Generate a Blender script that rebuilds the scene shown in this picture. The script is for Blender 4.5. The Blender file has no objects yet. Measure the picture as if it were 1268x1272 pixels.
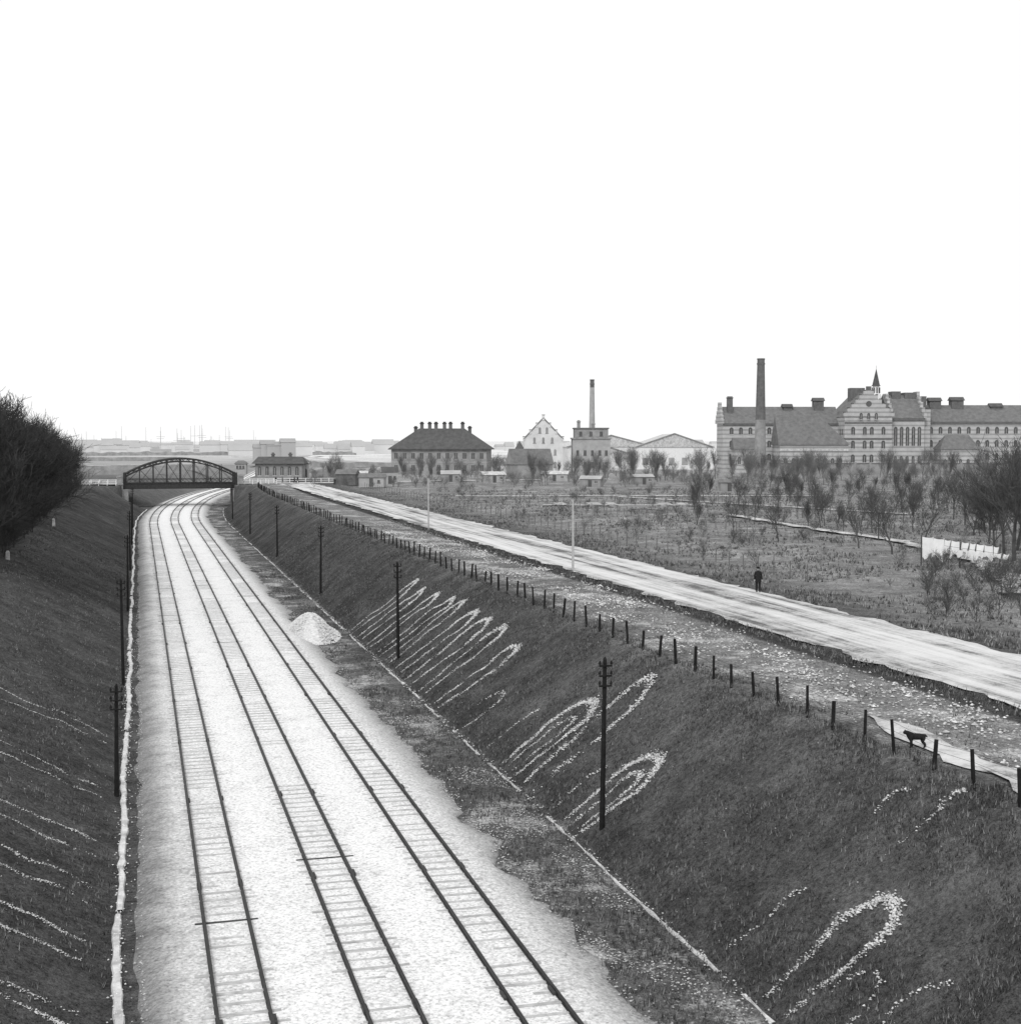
import bpy, math, random
from mathutils import Vector, noise, Matrix
random.seed(7)
R=random.random
def U(a,b): return a+(b-a)*random.random()
scene=bpy.context.scene
COL=scene.collection
PL=5.4          # level of the plain above the tracks
CAMZ=16.5

# ------------------------------------------------------------------ materials
def new_mat(name):
    m=bpy.data.materials.new(name); m.use_nodes=True
    nt=m.node_tree; b=nt.nodes['Principled BSDF']
    b.inputs['Roughness'].default_value=.9
    b.inputs['Specular IOR Level'].default_value=.15
    return m,nt,b
def N(nt,t,**k):
    n=nt.nodes.new(t)
    for a,v in k.items(): setattr(n,a,v)
    return n
def math_(nt,op,a,b=None,c=None,clamp=False):
    n=N(nt,'ShaderNodeMath',operation=op); n.use_clamp=clamp
    for i,v in enumerate((a,b,c)):
        if v is None: continue
        if isinstance(v,(int,float)): n.inputs[i].default_value=v
        else: nt.links.new(v,n.inputs[i])
    return n.outputs[0]
def noise_(nt,vec,scale,detail=4,rough=.6):
    n=N(nt,'ShaderNodeTexNoise'); n.inputs['Scale'].default_value=scale
    n.inputs['Detail'].default_value=detail; n.inputs['Roughness'].default_value=rough
    nt.links.new(vec,n.inputs['Vector']); return n.outputs['Fac']
def ramp_(nt,fac,stops,interp='LINEAR'):
    n=N(nt,'ShaderNodeValToRGB'); cr=n.color_ramp; cr.interpolation=interp
    while len(cr.elements)<len(stops): cr.elements.new(1)
    for e,(p,v) in zip(cr.elements,stops):
        e.position=p; e.color=(v,v,v,1)
    nt.links.new(fac,n.inputs['Fac'])
    return n.outputs['Color']
def bump_(nt,b,h,strength=.5,dist=.05):
    n=N(nt,'ShaderNodeBump'); n.inputs['Strength'].default_value=strength; n.inputs['Distance'].default_value=dist
    nt.links.new(h,n.inputs['Height']); nt.links.new(n.outputs[0],b.inputs['Normal'])
def setc(nt,b,v):
    nt.links.new(v,b.inputs['Base Color'])
def comb(nt,v):
    cb=N(nt,'ShaderNodeCombineColor')
    for i in range(3): nt.links.new(v,cb.inputs[i])
    return cb.outputs[0]
def plain(name,base,var=.25,scale=2,rough=.9):
    m,nt,b=new_mat(name)
    tc=N(nt,'ShaderNodeTexCoord').outputs['Object']
    n1=noise_(nt,tc,scale,5,.65)
    c=ramp_(nt,n1,[(.3,base*(1-var)),(.7,min(.95,base*(1+var)))])
    setc(nt,b,c); b.inputs['Roughness'].default_value=rough
    bump_(nt,b,n1,.3,.03)
    return m
M={}
M['steel']=plain('dark_steel',.04,.4,3,.6)
M['rail']=plain('rail_steel',.025,.4,3,.5)
M['wood']=plain('weathered_wood',.06,.4,4)
M['tar']=plain('tarred_wood',.016,.4,4)
M['sleeper']=plain('dusty_sleeper',.43,.35,2.2)
M['woodl']=plain('pale_wood',.42,.2,4)
M['bark']=plain('bark',.05,.35,1.5)
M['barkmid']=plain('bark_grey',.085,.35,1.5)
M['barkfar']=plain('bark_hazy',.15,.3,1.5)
M['slate']=plain('slate_roof',.16,.25,.8)
M['slatedark']=plain('dark_slate_roof',.095,.25,.8)
M['white']=plain('white_plaster',.64,.14,.35)
M['whitepaint']=plain('white_paint',.78,.08,2)
M['stonewhite']=plain('white_stone',.6,.35,6)
M['debris']=plain('pale_debris',.42,.5,3)
M['grey']=plain('grey_render',.38,.2,.4)
M['brickm']=plain('mid_brick',.28,.25,.5)
M['brickd']=plain('dark_brick',.14,.25,1)
M['glass']=plain('dark_window',.1,.3,1,.3)
M['cloth']=plain('linen',.82,.08,2)
M['coat']=plain('dark_wool',.02,.3,5)
M['skin']=plain('skin',.42,.08,6,.6)
M['fur']=plain('black_fur',.018,.4,9)
M['conc']=plain('pale_concrete',.5,.4,1.6)
M['heap']=plain('heap_gravel',.6,.35,5)
M['masonry']=plain('masonry',.28,.3,1.2)
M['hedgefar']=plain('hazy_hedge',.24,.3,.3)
M['tuftd']=plain('dark_grass_blades',.06,.4,.8)
M['tuftl']=plain('dry_grass_blades',.2,.35,.8)
M['weedd']=plain('weed_blades',.09,.4,.8)
M['weedl']=plain('dry_weed_blades',.27,.35,.8)
def banded(name,a,c2,per,frac):
    m,nt,b=new_mat(name)
    tc=N(nt,'ShaderNodeTexCoord').outputs['Object']
    sp=N(nt,'ShaderNodeSeparateXYZ'); nt.links.new(tc,sp.inputs[0])
    f=math_(nt,'FRACT',math_(nt,'DIVIDE',sp.outputs['Z'],per))
    s=math_(nt,'GREATER_THAN',f,frac)
    n1=noise_(nt,tc,.35,6,.75)
    v=math_(nt,'ADD',math_(nt,'MULTIPLY',s,c2-a),a)
    v=math_(nt,'MULTIPLY',v,math_(nt,'ADD',math_(nt,'MULTIPLY',n1,.9),.55))
    setc(nt,b,comb(nt,v)); return m
M['banded']=banded('banded_brick',.46,.31,1.5,.62)  # pale tones include distance haze put into the brick colour

# ground
def ground_mat():
    m,nt,b=new_mat('grass_ground')
    tc=N(nt,'ShaderNodeTexCoord').outputs['Object']
    at=N(nt,'ShaderNodeAttribute'); at.attribute_name='rel'; rel=at.outputs['Fac']
    sp=N(nt,'ShaderNodeSeparateXYZ'); nt.links.new(tc,sp.inputs[0])
    nb=noise_(nt,tc,.06,4,.6); nm=noise_(nt,tc,.55,5,.65); nf=noise_(nt,tc,5,4,.75); nff=noise_(nt,tc,19,2,.8)
    relj=math_(nt,'ADD',rel,math_(nt,'MULTIPLY',math_(nt,'SUBTRACT',nm,.5),2.2))
    p=math_(nt,'DIVIDE',math_(nt,'ADD',relj,20),100,clamp=True)
    def P(r): return (r+20)/100
    zone=ramp_(nt,p,[(P(-20),.42),(P(-13),.40),(P(-1),.30),(P(1),.5),(P(15),.5),(P(17.0),.42),(P(18.0),.24),(P(19.5),.31),(P(25),.38),(P(27),.6),(P(29),.85),(P(33),.8),(P(34.6),.3),(P(43),.4),(P(46),.62),(P(56),1.0),(P(78),1.0)])  # dark dips beside both drains paint their shadow into the ground colour
    v=math_(nt,'MULTIPLY',zone,math_(nt,'ADD',math_(nt,'MULTIPLY',nb,1.1),.45))
    v=math_(nt,'MULTIPLY',v,math_(nt,'ADD',math_(nt,'MULTIPLY',nm,1.7),.15))
    gr=math_(nt,'ADD',math_(nt,'MULTIPLY',nf,2.4),math_(nt,'MULTIPLY',nff,2.4))
    v=math_(nt,'MULTIPLY',v,math_(nt,'MAXIMUM',math_(nt,'SUBTRACT',gr,1.55),.08))
    v=math_(nt,'MULTIPLY',v,.235)
    stz=ramp_(nt,p,[(P(-20),0),(P(13),.2),(P(14),1),(P(16.5),.9),(P(18),.12),(P(25.5),.1),(P(27.2),.9),(P(33),.9),(P(34.5),.0),(P(44),.15),(P(60),.4)])
    ns=noise_(nt,tc,.22,5,.75); ns2=noise_(nt,tc,7,3,.8)
    sm=math_(nt,'SUBTRACT',math_(nt,'ADD',math_(nt,'MULTIPLY',ns,1.5),math_(nt,'MULTIPLY',ns2,.9)),1.22)
    sm=math_(nt,'MULTIPLY',sm,4,clamp=True); sm=math_(nt,'MULTIPLY',sm,stz)
    v=math_(nt,'ADD',v,math_(nt,'MULTIPLY',sm,.38))
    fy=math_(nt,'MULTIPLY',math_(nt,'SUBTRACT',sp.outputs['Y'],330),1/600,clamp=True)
    v=math_(nt,'ADD',v,math_(nt,'MULTIPLY',fy,math_(nt,'MULTIPLY',math_(nt,'ADD',noise_(nt,tc,.02,3,.6),.2),.6)))  # distance haze painted into the colour: ground pales far away
    setc(nt,b,comb(nt,v))
    b.inputs['Specular IOR Level'].default_value=0
    bump_(nt,b,math_(nt,'ADD',nf,math_(nt,'MULTIPLY',nm,2)),.8,.12)
    return m
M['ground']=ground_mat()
def ballast_mat():
    m,nt,b=new_mat('ballast')
    tc=N(nt,'ShaderNodeTexCoord').outputs['Object']
    at=N(nt,'ShaderNodeAttribute'); at.attribute_name='rel'; rel=at.outputs['Fac']
    nm=noise_(nt,tc,.5,5,.7); nf=noise_(nt,tc,7,3,.85)
    relj=math_(nt,'ADD',rel,math_(nt,'MULTIPLY',math_(nt,'SUBTRACT',nm,.5),1.6))
    p=math_(nt,'DIVIDE',math_(nt,'ADD',relj,2),20,clamp=True)
    def P(r): return (r+2)/20
    zone=ramp_(nt,p,[(P(-.4),.13),(P(.5),.28),(P(1.3),.5),(P(2.5),.64),(P(3.3),.66),(P(4.6),.76),(P(5.6),.7),(P(7.6),.68),(P(9),.76),(P(10),.7),(P(11.8),.66),(P(12.5),.58),(P(13.3),.42),(P(14.1),.2)])
    vo=N(nt,'ShaderNodeTexVoronoi'); vo.inputs['Scale'].default_value=8; nt.links.new(tc,vo.inputs['Vector'])
    sc=N(nt,'ShaderNodeSeparateColor'); nt.links.new(vo.outputs['Color'],sc.inputs[0])
    st=math_(nt,'ADD',math_(nt,'ADD',math_(nt,'MULTIPLY',vo.outputs['Distance'],-.45),1.05),math_(nt,'MULTIPLY',sc.outputs[0],.25))
    v=math_(nt,'MULTIPLY',zone,st)
    v=math_(nt,'MULTIPLY',v,math_(nt,'MINIMUM',math_(nt,'MAXIMUM',math_(nt,'SUBTRACT',math_(nt,'MULTIPLY',nf,3.0),.4),.35),1.12))
    v=math_(nt,'MULTIPLY',v,math_(nt,'MINIMUM',math_(nt,'ADD',math_(nt,'MULTIPLY',nm,1.0),.56),1.08))
    v=math_(nt,'MINIMUM',v,.8)
    setc(nt,b,comb(nt,v)); bump_(nt,b,nf,.7,.05); return m
M['ballast']=ballast_mat()
def road_mat(name,lo,hi,sx=1.1,sy=.035):
    m,nt,b=new_mat(name)
    tc=N(nt,'ShaderNodeTexCoord').outputs['Object']
    mp=N(nt,'ShaderNodeMapping'); mp.inputs['Scale'].default_value=(sx,sy,1); nt.links.new(tc,mp.inputs[0])
    n1=noise_(nt,mp.outputs[0],1,5,.6); n2=noise_(nt,tc,.35,6,.75); n3=noise_(nt,tc,6,3,.85)
    f=math_(nt,'ADD',math_(nt,'MULTIPLY',n1,1.3),math_(nt,'ADD',math_(nt,'MULTIPLY',n2,.6),math_(nt,'MULTIPLY',n3,.4)))
    f=math_(nt,'SUBTRACT',f,.55)
    c=ramp_(nt,f,[(.42,lo),(.55,lo+(hi-lo)*.5),(.68,hi*.85),(.85,hi)])
    setc(nt,b,c); bump_(nt,b,f,.5,.06); return m
M['road']=road_mat('gravel_road_surface',.11,.64)
M['path']=road_mat('path_and_puddle_surface',.2,.62,.8,.8)

# ------------------------------------------------------------------ mesh builder
class MB:
    def __init__(s): s.v=[];s.f=[];s.m=[]
    def add(s,vs,fs,mi=0):
        o=len(s.v); s.v+=[tuple(v) for v in vs]; s.f+=[tuple(i+o for i in f) for f in fs]; s.m+=[mi]*len(fs)
    def box(s,x0,x1,y0,y1,z0,z1,mi=0,taper=0,rot=0,c=None):
        t=taper
        vs=[(x0,y0,z0),(x1,y0,z0),(x1,y1,z0),(x0,y1,z0),(x0+t,y0+t,z1),(x1-t,y0+t,z1),(x1-t,y1-t,z1),(x0+t,y1-t,z1)]
        if rot:
            cx,cy=(x0+x1)/2,(y0+y1)/2; ca,sa=math.cos(rot),math.sin(rot)
            vs=[(cx+(x-cx)*ca-(y-cy)*sa,cy+(x-cx)*sa+(y-cy)*ca,z) for x,y,z in vs]
        s.add(vs,[(0,3,2,1),(4,5,6,7),(0,1,5,4),(1,2,6,5),(2,3,7,6),(3,0,4,7)],mi)
    def tube(s,a,b,r0,r1,n=6,mi=0,caps=True):
        a=Vector(a);b=Vector(b);d=(b-a)
        if d.length<1e-6: return
        d.normalize(); u=d.orthogonal().normalized(); w=d.cross(u)
        vs=[]
        for c,r in ((a,r0),(b,r1)):
            for i in range(n):
                t=2*math.pi*i/n; vs.append(c+u*math.cos(t)*r+w*math.sin(t)*r)
        fs=[(i,(i+1)%n,n+(i+1)%n,n+i) for i in range(n)]
        if caps: fs+=[tuple(range(n-1,-1,-1)),tuple(range(n,2*n))]
        s.add(vs,fs,mi)
    def gable(s,x0,x1,y0,y1,z0,z1,axis='x',mi=0,ov=.3,mg=None,hip=0.0,hip2=None):
        if hip2 is None: hip2=hip
        if axis=='x':
            ym=(y0+y1)/2
            vs=[(x0-ov,y0-ov,z0),(x1+ov,y0-ov,z0),(x1+ov,y1+ov,z0),(x0-ov,y1+ov,z0),(x0-ov+hip,ym,z1),(x1+ov-hip2,ym,z1)]
            s.add(vs,[(0,1,5,4),(2,3,4,5),(0,3,2,1)],mi); s.add(vs,[(3,0,4),(1,2,5)],mi if (hip or mg is None) else mg)
        else:
            xm=(x0+x1)/2
            vs=[(x0-ov,y0-ov,z0),(x1+ov,y0-ov,z0),(x1+ov,y1+ov,z0),(x0-ov,y1+ov,z0),(xm,y0-ov+hip,z1),(xm,y1+ov-hip,z1)]
            s.add(vs,[(3,0,4,5),(1,2,5,4),(0,3,2,1)],mi); s.add(vs,[(0,1,4),(2,3,5)],mi if (hip or mg is None) else mg)
    def obj(s,name,mats,parent=None,loc=(0,0,0),rotz=0,smooth=False):
        me=bpy.data.meshes.new(name); me.from_pydata(s.v,[],s.f)
        for m in mats: me.materials.append(m)
        me.polygons.foreach_set('material_index',s.m)
        if smooth: me.polygons.foreach_set('use_smooth',[True]*len(s.f))
        me.update()
        o=bpy.data.objects.new(name,me); COL.objects.link(o); o.location=loc; o.rotation_euler=(0,0,rotz)
        if parent: o.parent=parent
        return o
def empty(name,loc=(0,0,0),rotz=0):
    e=bpy.data.objects.new(name,None); COL.objects.link(e); e.location=loc; e.rotation_euler=(0,0,rotz); e.empty_display_size=.5; return e
def smooth(a,b,x):
    t=max(0,min(1,(x-a)/(b-a))); return t*t*(3-2*t)
def lerp(a,b,t): return a+(b-a)*t

# ------------------------------------------------------------------ terrain
BY=358.0
def off(Y):
    if Y<=270: return 0
    if Y<=520: return .0005*(Y-270)**2
    return min(70,31.25+.25*(Y-520))
def edges(Y):
    b=1-smooth(5,15,abs(Y-BY)); a=smooth(366,385,Y)
    return (lerp(-12.5,-7.6,b),lerp(-1.2,-7.3,b),lerp(17.7,19.7,b),lerp(lerp(25.7,21,a),20.0,b))
def depth(Y): return 1-smooth(500,620,Y)
far=[-9000,-5000,-2500,-1200,-600,-300,-160,-90,-60,-45,-35,-28,-23,-19,-16]
NL=14
def wz(x,Y,z,amp,fr=.35): return z+amp*(noise.noise(Vector((x*fr,Y*fr,3.1)))+.5*noise.noise(Vector((x*fr*3,Y*fr*3,7.7))))
def plain_z(r,x,Y):
    a=.0
    if 27<r<34: a=.08
    z=PL
    if 34.2<r<35.0: z=PL-.3
    if 45<r<300: a=.2
    if 45<r<60: z=PL-.35*math.sin((r-45)/15*math.pi)
    return wz(x,Y,z,a,.2)
def stations(Y):
    tl,bl,br,tr=edges(Y); d=depth(Y); out=[]
    fl=-.32
    o=off(Y)
    def wt(r):
        if r<-35: return max(0,1+(r+35)/265)
        if r>32: return max(0,1-(r-32)/268)
        return 1
    for r in far:
        x=r+o*wt(r); out.append((r,x,wz(x,Y,PL,.12 if abs(r)<100 else 0)))
    for i in range(NL+1):
        t=i/NL; r=lerp(tl,bl,t); z=lerp(PL,PL-(PL-fl)*d,t)
        z-= .25*d*math.exp(-(t/.08)**2)
        amp=.22*math.sin(math.pi*t)**.5 if 0<t<1 else 0
        out.append((lerp(-12.5,-1.2,t),r+o,wz(r,Y,z,amp)))
    zb=PL-(PL-fl)*d
    for k in range(1,12):
        t=k/12; r=lerp(bl,br,t); out.append((lerp(-1.2,17.7,t),r+o,zb+(wz(r,Y,0,.06) if t>.82 else 0)))
    for i in range(NL+1):
        t=i/NL; r=lerp(br,tr,t); z=lerp(zb,PL,t)-.2*d*math.exp(-((1-t)/.08)**2)
        amp=.2*math.sin(math.pi*t)**.5 if 0<t<1 else 0
        out.append((lerp(17.7,25.7,t),r+o,wz(r,Y,z,amp)))
    for r in [26.5,27.5,28.5,30,31.5,33,34.3,34.8,35.6,38,41,43.6,44.4,45.5,47,49,52,56,61,67,75,85,100,120,150,200,300,500,900,1600,3000,5500,9000]:
        x=r+o*wt(r)
        out.append((r,x,plain_z(r,x,Y)))
    return out
Ys=[-80,-50,-30,-15,0,10]; y=18
while y<150: Ys.append(y); y+=1.2
while y<345: Ys.append(y); y+=3
while y<372: Ys.append(y); y+=1.0
while y<640: Ys.append(y); y+=6
while y<14000: Ys.append(y); y*=1.12
verts=[];rels=[];faces=[]
for Y in Ys:
    s=stations(Y); nS=len(s)
    for r,x,z in s: verts.append((x,Y,z)); rels.append(r)
for j in range(len(Ys)-1):
    for i in range(nS-1):
        a=j*nS+i; faces.append((a,a+1,a+nS+1,a+nS))
def mesh_rel(name,verts,faces,rels,mat,sm=True):
    me=bpy.data.meshes.new(name); me.from_pydata(verts,[],faces); me.materials.append(mat)
    at=me.attributes.new('rel','FLOAT','POINT'); at.data.foreach_set('value',rels)
    if sm: me.polygons.foreach_set('use_smooth',[True]*len(faces))
    me.update(); o=bpy.data.objects.new(name,me); COL.objects.link(o); return o
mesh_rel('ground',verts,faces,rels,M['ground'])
# ballast
def sweep(name,prof,y0,y1,step,mat,jit=0):
    vs=[];rl=[];fs=[];n=len(prof);Y=y0;k=0
    while Y<=y1:
        for i,(r,z) in enumerate(prof):
            j=0
            if jit and i in(0,n-1): j=(jit if i else jit*.4)*(noise.noise(Vector((Y*.3,i,1)))+.6*noise.noise(Vector((Y*1.1,i,5)))+1.0*noise.noise(Vector((Y*.09,i,9))))
            zz=z+PL*(1-depth(Y))
            vs.append((r+j+off(Y),Y,zz)); rl.append(r)
        if k:
            for i in range(n-1):
                a=(k-1)*n+i; fs.append((a,a+1,a+n+1,a+n))
        Y+=step;k+=1
    return mesh_rel(name,vs,fs,rl,mat)
sweep('ballast_bed',[(-.35,-.36),(.3,-.1),(1.0,0),(2.7,.01),(4.7,0.03),(6.8,.01),(9,.03),(11,.01),(12.7,0),(13.2,-.12),(14.15,-.36)],14,640,.8,M['ballast'],.8)
# three tracks
def rail_prof(cx):
    return [(cx-.065,.02),(cx-.02,.04),(cx-.02,.1),(cx-.04,.115),(cx-.04,.16),(cx+.04,.16),(cx+.04,.115),(cx+.02,.1),(cx+.02,.04),(cx+.065,.02)]
ys=[];Y=14
while Y<640: ys.append(Y); Y+=(6 if Y<270 else 3)
for c in (2.70,6.85,11.05):
    e=empty('railway_track')
    b=MB()
    for s_ in (-.7475,.7475):
        pr=rail_prof(c+s_); n=len(pr); o0=len(b.v)
        for k,Y in enumerate(ys):
            base=PL*(1-depth(Y))
            for r,z in pr: b.v.append((r+off(Y),Y,z+base))
            if k:
                for i in range(n-1):
                    a=o0+(k-1)*n+i; b.f.append((a,a+1,a+n+1,a+n)); b.m.append(0)
    b.obj('rails',[M['rail']],e)
    b=MB(); Y=14.3; k=0
    while Y<500:
        x=c+off(Y)+U(-.06,.06); k+=1
        base=PL*(1-depth(Y))
        cov=1.6*noise.noise(Vector((c*3,Y*.15,0)))+U(-.45,.45)   # ballast cover over the sleeper
        zt=.03-.024*max(0,cov*2)
        if k%16==0:
            for s_ in(-.7475,.7475): b.box(x+s_-.08,x+s_+.08,Y-.28,Y+.28,max(zt,.0)+base,max(zt,.0)+base+.1,1)
        w=U(.95,1.25); hw=U(.08,.12)
        b.box(x-w,x+w,Y-hw,Y+hw,-.15+base,zt+base,1 if R()<.012 else 0,.02)
        Y+=.78+U(-.03,.03)
    b.obj('sleepers',[M['sleeper'],M['wood']],e)
# drains
def strip(name,yr,x0,x1,z0,mat,step=1.0,jit=.05,gap=0):
    vs=[];fs=[];rl=[];Y=yr[0];k=0
    while Y<=yr[1]:
        j=jit*noise.noise(Vector((Y*.12,2.2,0))); j2=j+.12*noise.noise(Vector((Y*.9,8.2,0))); j+=.1*noise.noise(Vector((Y*.8,1.2,0)))
        for x,z in ((x0+j-.05,z0-.1),(x0+j,z0),(x1+j2,z0),(x1+j2+.05,z0-.1)): vs.append((x+off(Y),Y,z)); rl.append(x)
        if k and noise.noise(Vector((Y*.35,5,x0)))>-gap:
            for i in range(3):
                a=(k-1)*4+i; fs.append((a,a+1,a+5,a+4))
        Y+=step;k+=1
    return mesh_rel(name,vs,fs,rl,mat,False)
strip('drainage_channel',(14,345),-.96,-.76,-.24,M['conc'],.4,.22,.45)
strip('drainage_channel',(14,345),17.38,17.45,-.27,M['conc'],.3,.14,.12)

# ------------------------------------------------------------------ stones
def add_stone(b,x,y,z,s,mi=0):
    a=U(0,6.28); ca,sa=math.cos(a),math.sin(a)
    pts=[(1,0,0),(-.9,.2,0),(.1,1,0),(0,-1,.1),(.1,0,.7),(-.1,.1,-.6)]
    vs=[]
    for p in pts:
        q=[p[i]*s*U(.6,1.2) for i in range(3)]
        vs.append((x+q[0]*ca-q[1]*sa,y+q[0]*sa+q[1]*ca,z+q[2]))
    b.add(vs,[(4,0,2),(4,2,1),(4,1,3),(4,3,0)],mi)
def ground_z(r,Y,side):
    if side=='R': t=(r-17.7)/8.0
    else: t=(-1.2-r)/11.3
    z=lerp(-.32,PL,t)
    amp=(.2 if side=='R' else .22)*math.sin(math.pi*max(0,min(1,t)))**.5
    return wz(r,Y,z,amp)
def hairpin(Yc,w,xap,dens=1,width=.3,lean=0,side='R',x0=17.9,faint=False,legs=(1,1),smin=.022,smax=.062,apexs=1.15):
    b=MB()
    L=abs(xap-x0); sg=1 if side=='R' else -1
    pts=[]; n=int(L/.011*dens)
    hw=w/2
    for k,legon in zip((-1,1),legs):
        if not legon: continue
        for i in range(n):
            t=R()**.8
            if R()<(.28 if not faint else .5)-1.2*noise.noise(Vector((t*5,Yc*3,k))): continue
            pts.append((x0+sg*(L-hw*.8)*t,Yc+k*hw*(.75+.25*t),.85))
    for i in range(int(math.pi*hw/.007*dens)):
        a=U(-math.pi/2,math.pi/2)
        if not legs[0] and a<0: continue
        if faint and R()<.5: continue
        pts.append((x0+sg*(L-hw*.8+hw*math.cos(a)*1.3),Yc+hw*math.sin(a),apexs))
    for px,py,m in pts:
        t=abs(px-x0)/L; py+=lean*t+ .35*noise.noise(Vector((px*.8,Yc,0)))
        py+=random.gauss(0,width*.34*m); px+=random.gauss(0,width*.34*m)
        z=ground_z(px,py,side)
        add_stone(b,px,py,z+.03,U(smin,smax)*m,1 if R()<.4 else 0)
    return b.obj('rubble_drain',[M['stonewhite'],M['debris']])
hairpin(36.2,1.9,21.3,1.4,.27); hairpin(39.6,1.0,20.4,.35,.2,faint=True,legs=(0,1))
hairpin(31.6,1.6,20.4,.25,.16,faint=True,legs=(0,1)); hairpin(34.0,1.6,19.6,.25,.16,faint=True,legs=(1,0))
hairpin(55.6,2.7,21.2,1.3,.28); hairpin(55.4,1.2,20.7,.7,.22); hairpin(58.2,1,20.0,.4,.2,faint=True,legs=(0,1))
hairpin(62.4,2.2,24.0,1.0,.4,lean=1.0,legs=(1,1),smin=.03,smax=.08,faint=True)
hairpin(66.3,3.2,21.6,1.3,.32); hairpin(66.3,1.3,21.0,.8,.25,faint=True); hairpin(70.5,1.3,20.4,.5,.22,faint=True,legs=(0,1))
for i in range(9):
    Y=83.5+i*4.35
    hairpin(Y+U(-.5,.5),U(1.7,2.7),U(22.5,23.7),1.0,.32,lean=U(-.4,.8),smin=.03,smax=.07)
hairpin(77,2,20,.4,.2,faint=True,legs=(1,0))
hairpin(37.8,1.0,25.2,.6,.2,faint=True,x0=23.2,legs=(0,1)); hairpin(40.2,1.0,24.6,.5,.2,faint=True,x0=23.8,legs=(0,1))
# left slope
for Y,xa,w,d in [(28.5,-4.6,1.2,2.0),(30,-5.0,1.2,1.6),(31.5,-5.5,1.6,2.2),(33.5,-6.5,2.0,2.6),(36,-7.5,1.4,2.4),(38.5,-7.0,2.2,2.2),(41,-8.0,2.0,1.0),(45.5,-8.8,2.4,1.6),(51,-8.2,2.4,1.0),(57,-8.6,2.6,1.2),(66,-8,2.2,.8),(78,-9,2.6,.7)]:
    hairpin(Y,w,xa,d,.26,side='L',x0=-1.9,faint=True,lean=U(-.5,1.6),smin=.02,smax=.05,legs=(1,1 if R()<.7 else 0),apexs=.8)
b=MB()
for c in range(75):
    cy=U(34,165); cx=U(28.0,33.4); n=int(U(15,90))
    for i in range(n):
        x=random.gauss(cx,.6); y=random.gauss(cy,1.5)
        if 26.8<x<34.2: add_stone(b,x,y,PL+.03,U(.03,.11)*(1 if R()<.94 else 1.6),1 if R()<.6 else 0)
for i in range(4500):
    x=U(27,34);y=U(30,190)
    if noise.noise(Vector((x*.4,y*.15,9)))>-.05: add_stone(b,x,y,PL+.02,U(.03,.09),1)
b.obj('rubble_scatter',[M['stonewhite'],M['debris']])
b=MB()
for i in range(1500):
    y=U(30,200); add_stone(b,random.gauss(17.45,.12),y,-.25,U(.02,.06),i%2)
for i in range(7000):
    y=U(30,90); r=U(14.2,17.2); 
    if noise.noise(Vector((r*.5,y*.22,4)))>.05: add_stone(b,r,y,-.3,U(.015,.055),1)
for i in range(400):
    y=U(30,140); r=U(18,25.5); add_stone(b,r,y,ground_z(r,y,'R'),U(.015,.045),1)
    r=U(-11,-1.5); add_stone(b,r,y,ground_z(r,y,'L'),U(.015,.05),1)
for i in range(1200):
    y=U(26,120); add_stone(b,random.gauss(-.86,.13),y,-.24,U(.02,.06),0)
for i in range(4000):
    y=U(30,160); add_stone(b,random.choice([random.gauss(13.9,.4),random.gauss(.1,.25)]),y,-.24,U(.03,.06),1)
b.obj('loose_stones',[M['stonewhite'],M['debris']])
# gravel heap
b=MB(); cx,cy=14.3,119
nr,na=14,28; hv=[]
for i in range(nr+1):
    for j in range(na):
        a=2*math.pi*j/na; t=i/nr
        rr=t*(1+.1*math.sin(3*a+1)+.08*noise.noise(Vector((math.cos(a)*2,math.sin(a)*2,1))))
        z=1.7*math.cos(t*math.pi/2)**1.3+ .16*noise.noise(Vector((rr*math.cos(a)*4,rr*math.sin(a)*4,2)))*(1-t)
        hv.append((cx+2.1*rr*math.cos(a),cy+6.5*rr*math.sin(a),-.3+z))
hf=[]
for i in range(nr):
    for j in range(na): hf.append((i*na+j,i*na+(j+1)%na,(i+1)*na+(j+1)%na,(i+1)*na+j))
b.add(hv,hf)
for i in range(2200):
    a=U(0,6.28); t=R()**.5*1.15
    add_stone(b,cx+2.1*t*math.cos(a),cy+6.5*t*math.sin(a),-.26+1.7*max(0,math.cos(min(1,t)*math.pi/2))**1.3,U(.05,.14))
b.obj('gravel_heap',[M['heap']])

# ------------------------------------------------------------------ roads
def ribbon(name,pts,mat,z,jit=.3):
    vs=[];fs=[]
    P=[]
    for i in range(len(pts)-1):
        a=Vector(pts[i]);b_=Vector(pts[i+1]); n=max(1,int((b_-a).to_2d().length/1.0))
        for j in range(n): P.append(a.lerp(b_,j/n))
    P.append(Vector(pts[-1]))
    for i,p in enumerate(P):
        d=(P[min(i+1,len(P)-1)]-P[max(i-1,0)]).to_2d().normalized(); nrm=Vector((-d.y,d.x))
        for q in (-1,-.5,0,.5,1):
            j=0
            if abs(q)==1: j=jit*(noise.noise(Vector((p.x*.3,p.y*.3,q)))+.7*noise.noise(Vector((p.x,p.y,q+4))))
            w=nrm*(p.z*q+j)
            vs.append((p.x+w.x,p.y+w.y,z+(0.05 if abs(q)<1 else 0)))
        if i:
            for m_ in range(4):
                a=(i-1)*5+m_; fs.append((a,a+1,a+6,a+5))
    b=MB(); b.add(vs,fs); o=b.obj(name,[mat],smooth=True); return o
ribbon('gravel_road',[(39.6,-20,4.3),(39.6,100,4.3),(39.4,340,4.2),(38,352,5)],M['road'],PL+.012,.8)
ribbon('bridge_road',[(24.5,BY,3.6),(48,BY,4.2),(75,BY+6,3.6),(130,BY+14,3)],M['path'],PL+.08,.3)
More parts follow.
